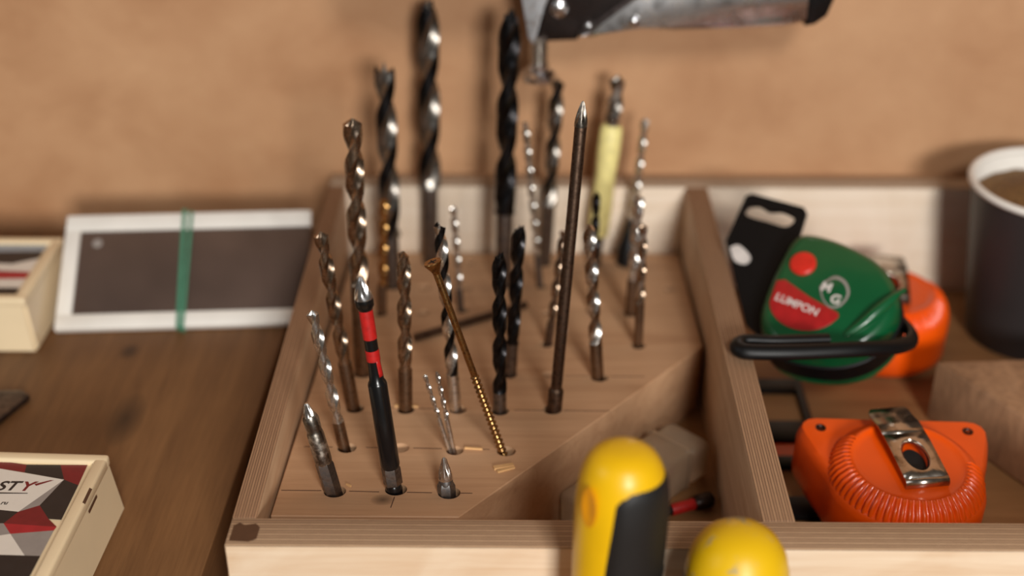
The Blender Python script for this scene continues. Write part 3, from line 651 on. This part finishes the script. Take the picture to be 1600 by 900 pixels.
# ================================================================ tape measures
def hull(pts):
    pts = sorted(set(pts)); lo_, up_ = [], []
    for src, outl in ((pts, lo_), (pts[::-1], up_)):
        for p in src:
            while len(outl) > 1 and (outl[-1][0]-outl[-2][0])*(p[1]-outl[-2][1])-(outl[-1][1]-outl[-2][1])*(p[0]-outl[-2][0]) <= 0: outl.pop()
            outl.append(p)
    return lo_[:-1]+up_[:-1]
def rim_outline(R, n=96, ears=True, grow=0):
    """round front, flat back with two rounded corners; resampled evenly by angle"""
    cs = [(0, 0, R)]+([(-32, 29, 8.5), (34, 27, 8.5)] if ears else [])
    hp = hull([(round(cx+(q+grow)*math.cos(2*PI*i/120), 4), round(cy+(q+grow)*math.sin(2*PI*i/120), 4)) for cx, cy, q in cs for i in range(120)])
    out = []
    for i in range(n):
        a = 2*PI*i/n; dx, dy = math.cos(a), math.sin(a)
        for (x0, y0), (x1, y1) in zip(hp, hp[1:]+hp[:1]):
            den = dx*(y1-y0)-dy*(x1-x0)
            if abs(den) < 1e-9: continue
            t = (x0*(y1-y0)-y0*(x1-x0))/den; u = (x0*dy-y0*dx)/den
            if t > 0 and -1e-6 <= u <= 1+1e-6:
                k = 1.0
                if ears:                                 # shallow waist between the ears and the round front
                    for am in (math.radians(178), math.radians(2)):
                        dd = (a-am+PI) % (2*PI)-PI; k -= .03*math.exp(-(dd/.22)**2)
                out.append((dx*t*k, dy*t*k)); break
    return out
def orange_tape(loc, rz, tilt, label, ears=True, R=33.5, H=36):
    r = empty('tape_measure', loc); r.rotation_euler = (tilt[0], tilt[1], rz); tag(r, label, 'tape measure', 'orange tape measures')
    rings = [(rim_outline(R, ears=ears, grow=-2.5), .1), (rim_outline(R, ears=ears, grow=-.4), 2.5), (rim_outline(R, ears=ears), 6), (rim_outline(R, ears=ears), H-13), (rim_outline(R, ears=ears, grow=-1), H-9.5), (rim_outline(R-1.4, ears=ears, grow=-2), H-7.6)]
    V, F = [], []; n = 96
    for pts, z in rings: V += [(x, y, z) for x, y in pts]
    for i in range(len(rings)-1):
        for j in range(n): F.append((i*n+j, i*n+(j+1) % n, (i+1)*n+(j+1) % n, (i+1)*n+j))
    F.append(tuple(reversed(range(n)))); F.append(tuple((len(rings)-1)*n+j for j in range(n)))
    mesh('case', V, F, 'orange', r, True, 50)
    # round raised cover with a ribbed shoulder
    seg = 480; prof = [(R-1.2, H-11), (R-2, H-8.2), (R-4.2, H-4.4), (R-8, H-1.4), (R-9.6, H-.9), (R-10.4, H-1.5), (R-11.6, H-2.1), (R-13.5, H-2.2), (2, H-1.6)]
    if not ears: prof = [(a, b) for a, b in prof]
    V, F = [], []
    for i, (q, z) in enumerate(prof):
        for j in range(seg):
            a = 2*PI*j/seg; deg = math.degrees(a) % 360
            on = 1 if (140 < deg < 360) else 0
            rib = on*(.8 if 1 <= i <= 3 else 0)*max(-1, min(1, 2.2*math.cos(a*64)))
            V.append(((q+rib*.7)*math.cos(a), (q+rib*.7)*math.sin(a), z+rib*.6))
    for i in range(len(prof)-1):
        for j in range(seg): F.append((i*seg+j, i*seg+(j+1) % seg, (i+1)*seg+(j+1) % seg, (i+1)*seg+j))
    F.append(tuple((len(prof)-1)*seg+j for j in range(seg)))
    mesh('ribbed_cover', V, F, 'orange', r, True, 70)
    if ears:
        for (x, y) in ((-30.5, 29), (33, 27)):
            ob = lathe('screw_hole', [(2.3, 0), (2.3, .4), (1.5, .5), (1.2, .1)], 'dark_steel', r, 16); ob.location = Vector((x, y, H-7.7))*K
    # bent steel belt clip with an oval hole
    cp = empty('tmp', (0, 0, 0)); bpy.data.objects.remove(cp)
    n = 40; wv, l0, l1 = 9.2, -13.5, 36
    cy, ax, ay = -1, 4.8, 8.2
    def zc(y):
        z = H+1.4+1.6*max(0, min(1, (y+14)/20)) if y < 18 else H+3.0-2.2*min(1, (y-18)/8)
        return z
    V, F = [], []
    outer, inner = [], []
    for i in range(n):
        a = 2*PI*i/n; c_, s_ = math.cos(a), math.sin(a)
        k_ = 1/max(abs(c_)/wv, abs(s_)/13.0); outer.append((c_*k_, cy+s_*k_)); inner.append((ax*c_, cy+ay*s_))
    for ring, sink in ((outer, 0), ([(x*1.18, cy+(y-cy)*1.12) for x, y in inner], 0), (inner, -1.0)):
        for (x, y) in ring: V.append((x, y, zc(y)+sink))
    for i in range(2):
        for j in range(n): F.append((i*n+j, i*n+(j+1) % n, (i+1)*n+(j+1) % n, (i+1)*n+j))
    # upper tongue
    ys = [12, 15, 18, 20, 22, 24, 26, 28, 30, 31.5]
    b0 = len(V)
    for y in ys:
        ww = wv if y < 28 else wv*math.sqrt(max(.1, 1-((y-28)/6)**2))
        V += [(-ww, y, zc(y)), (ww, y, zc(y))]
    for i in range(len(ys)-1): F.append((b0+2*i, b0+2*i+1, b0+2*i+3, b0+2*i+2))
    # rolled front fold
    b0 = len(V); nr = 12
    for i in range(nr+1):
        a = PI/2+PI*1.15*i/nr; V += [(-wv, cy-13-0+2.1*math.cos(a), zc(-14)-2.1+2.1*math.sin(a)), (wv, cy-13+2.1*math.cos(a), zc(-14)-2.1+2.1*math.sin(a))]
    for i in range(nr): F.append((b0+2*i, b0+2*i+1, b0+2*i+3, b0+2*i+2))
    ob = mesh('belt_clip', V, F, 'clip', r, True, 40); so = ob.modifiers.new('thick', 'SOLIDIFY'); so.thickness = .0008; so.offset = 0
    ob.location = Vector((2, 1, 0))*K; ob.rotation_euler = (0, 0, math.radians(8 if ears else -30))
    hb_ = lathe('clip_shadow_pad', [(8, 0), (7.6, .4)], 'dark_hole', r, 24); hb_.scale = (.62, 1.05, 1); hb_.location = Vector((2.2, 0, H-1.9))*K; hb_.name = 'clip_shade_disc'  # dark disc standing in for the shade under the clip
    return r
orange_tape((160.5, 451.5, 14.8), math.radians(0), (math.radians(4), 0), 'orange tape measure with steel belt clip at the front of the right compartment')
orange_tape((189, 606, 6.4), math.radians(20), (0, 0), 'orange tape measure half hidden under the green one', False, 33)

# green tape measure on its hanger card
N = Vector((-.30, -.45, .84)).normalized(); e1 = Vector((.86, -.51, .03)); e1 = (e1-N*e1.dot(N)).normalized(); e2 = N.cross(e1)
gt = empty('tape_measure', (142, 534.9, 78)); tag(gt, 'green tape measure with red button and black hanger card leaning on the divider', 'tape measure')
gt.matrix_world = Matrix(((e1.x, e2.x, N.x, .142), (e1.y, e2.y, N.y, .5349), (e1.z, e2.z, N.z, .078), (0, 0, 0, 1)))
go = [(-30, 24), (-28, 29.5), (-23, 32.2), (-12, 32.2), (0, 30), (12, 26), (21, 19.5), (27.5, 11), (30, 1), (28, -10), (22, -20), (12, -27), (0, -30.2), (-12, -30.8), (-22, -28), (-28.5, -20), (-31, -8), (-31, 10)]
def dense(o, n=5): return [(p.x, p.y) for p in spline([(x, y, 0) for x, y in o]+[(o[0][0], o[0][1], 0)], n)[:-1]]
go = dense(go)
def loft(name, rings, mats, parent, cap=True, angle=45):
    n = len(rings[0][0]); V, F = [], []
    for pts, z in rings: V += [(x, y, z) for x, y in pts]
    for i in range(len(rings)-1):
        for j in range(n): F.append((i*n+j, i*n+(j+1) % n, (i+1)*n+(j+1) % n, (i+1)*n+j))
    if cap: F.append(tuple(reversed(range(n)))); F.append(tuple((len(rings)-1)*n+j for j in range(n)))
    return mesh(name, V, F, mats, parent, True, angle)
def scl(o, s): return [(x*s, y*s) for x, y in o]
loft('case', [(scl(go, .93), -33), (scl(go, 1.0), -31), (scl(go, 1.0), -7), (scl(go, .985), -4), (scl(go, .94), -1.6), (scl(go, .88), -.4), (scl(go, .84), 0)], 'green', gt)
loft('grip_band', [(scl(go, 1.0), -25), (scl(go, 1.035), -24.4), (scl(go, 1.035), -12.6), (scl(go, 1.0), -12)], 'black', gt, True)
tube('corner_ridge', spline([(12, -17, -.4), (18, -9, .6), (22.5, -1, 1.2), (27, 8, .8), (29.5, 13, -1)], 8), lambda t: 1.2+2.2*math.sin(PI*min(1, t*1.1+.05))*.8, 'green', gt, 14)
ob = lathe('lock_button', [(6.2, 0), (6.2, 1.2), (5.4, 2), (2, 2.3)], 'red', gt, 32); ob.location = Vector((-18.8, 13.4, 0))*K
hd = [(-27.5, 1.5), (-24, 3.2), (-10, -2.6), (5.5, -7), (6.3, -9)]+[(-10.5+17*math.cos(a), -6+14.5*math.sin(a)) for a in [math.radians(-18-12*i) for i in range(13)]]
prism('red_badge', hd, (0, 0, 0), (1, 0, 0), (0, 1, 0), (0, 0, 1), .05, .5, 'label_red', gt, .2)
t = text_mesh('lettering', 'LUMPON', 5.4, 'print_white', gt, 0, .1); t.location = Vector((-25.2, -8.3, .55))*K; t.rotation_euler = (0, 0, math.radians(-8))
t = text_mesh('lettering', 'tape', 3.0, 'print_white', gt); bpy.data.objects.remove(t)
em = dense([(-7.5, 4), (-3, 11), (3, 10), (7, 4), (5.5, -3), (1, -5.5), (-4, -2)], 4)
prism('emblem', em, (0, 0, 0), (1, 0, 0), (0, 1, 0), (0, 0, 1), .05, .4, 'lb_grey', gt, .2)
prism('emblem_field', scl(em, .84), (0, 0, 0), (1, 0, 0), (0, 1, 0), (0, 0, 1), .3, .5, 'green', gt, .1)
t = text_mesh('lettering', 'M', 6.5, 'print_white', gt, 0, .2); t.location = Vector((-6.6, 2.2, .52))*K
t = text_mesh('lettering', 'G', 6.5, 'print_white', gt, 0, .2); t.location = Vector((-.4, -2.8, .52))*K
# hanger card
cd = [(-64.5, 51), (-62, 53), (-34, 51.5), (-31.5, 49), (-30, 30), (-20, 16), (-20, -20), (-30, -22), (-38, -18), (-64.5, 23)]
bm = bmesh.new(); hole = dense([(-61, 46), (-56, 47.5), (-50, 45.6), (-44, 47), (-37.5, 45.5), (-36, 42), (-39, 38.5), (-48, 39), (-58, 39.6), (-61.5, 42)], 4)
def ring_bridge(o_, i_):
    """triangulated plate with a hole"""
    bm = bmesh.new(); es = []
    for ring in (o_, i_):
        vs = [bm.verts.new((x, y, 0)) for x, y in ring]; es += [bm.edges.new((vs[i], vs[(i+1) % len(vs)])) for i in range(len(vs))]
    bmesh.ops.triangle_fill(bm, use_beauty=True, edges=es); return bm
bm = ring_bridge(cd, hole)
r_ = bmesh.ops.extrude_face_region(bm, geom=list(bm.faces))
for v in [g for g in r_['geom'] if isinstance(g, bmesh.types.BMVert)]: v.co.z -= 2.6
ob = from_bm('hanger_card', bm, 'black', gt, False); ob.location = Vector((0, 0, -13))*K
ob = prism('card_highlight', dense([(-61, 20), (-57, 22.5), (-49, 17.5), (-50, 13), (-56, 13.5)], 4), (0, 0, 0), (1, 0, 0), (0, 1, 0), (0, 0, 1), -12.9, -12.6, 'print_white', gt, .1)  # highlight on the black card, drawn as a white patch
# wrist strap, given in world coordinates then brought into the tape's frame
inv = gt.matrix_world.inverted()
wp = [(171, 552, 62), (177, 538, 63), (177, 520, 66), (168, 508, 69), (148, 499, 73), (120, 494.5, 74.2), (100, 494, 74.4), (94.5, 496, 74.4), (94, 500, 74.4), (98, 503.5, 74.4), (112, 503, 74.4), (135, 505, 74)]
wl = [inv @ (Vector(p)*K)/K for p in wp]
tube('wrist_strap', spline(wl, 8), 3.6, 'black', gt, 14, .75)

# black slotted frame on the compartment floor
sl = empty('slotted_frame', (125, 500, 6.1)); tag(sl, 'black slotted plastic frame under the orange tape on the compartment floor', 'plastic frame')
bm = bmesh.new()
for (x0, x1, y0, y1) in ((-23, -19.5, -88, 70), (12, 16, -88, 70), (-20, 13, -88, -80), (-20, 13, -66, -58), (-20, 13, -38, -24), (-20, 13, -2, 6), (-20, 13, 18, 34), (-20, 13, 60, 70)): bm_box(bm, x0, x1, y0, y1, 0, 3.4, .8, 2)
from_bm('frame', bm, 'black', sl)
bm = bmesh.new()
bm_box(bm, -19, 12, 6.4, 17.6, .02, 1.6, .4, 1)
from_bm('orange_insert', bm, 'orange', sl)
# offcut of wood
oc = empty('wood_offcut', (198, 540, 6.1)); tag(oc, 'grimy pale wood offcut lying at the right edge of the tray', 'wood block')
prism('block', [(0, 0), (92, 6), (92, -100), (59, -100)], (0, 0, 0), (1, 0, 0), (0, 1, 0), (0, 0, 1), .05, 33.9, 'offcut', oc, 1.6)
oc.location = Vector((198, 540, 6.1))*K
# paper cup
cu = empty('paper_cup', (270.5, 621, 6.1)); tag(cu, 'dark grey paper cup with white rolled rim holding brown filings', 'cup')
lathe('wall', [(30, .1), (30.4, 1), (41.2, 88)], 'cup_out', cu, 64, cap1=False)
lathe('inner_wall', [(29.6, 1.2), (40.6, 88)], 'cup_in', cu, 64, cap1=False)
tr = []
for i in range(13): a = 2*PI*i/12; tr.append((41.2+1.9*math.cos(a), 89+1.9*math.sin(a)))
lathe('rim', tr, 'cup_in', cu, 64, cap0=False, cap1=False)
V, F = [], []; n, m_ = 36, 10
for i in range(m_+1):
    for j in range(n):
        q = i/m_*39; a = 2*PI*j/n; V.append((q*math.cos(a), q*math.sin(a), 79+7*math.exp(-((q-8)/16)**2)+random.uniform(-.8, .8)))
for i in range(m_):
    for j in range(n): F.append((i*n+j, i*n+(j+1) % n, (i+1)*n+(j+1) % n, (i+1)*n+j))
ob = mesh('filings', V, F, 'sawdust', cu, True, 60); ob['kind'] = 'stuff'
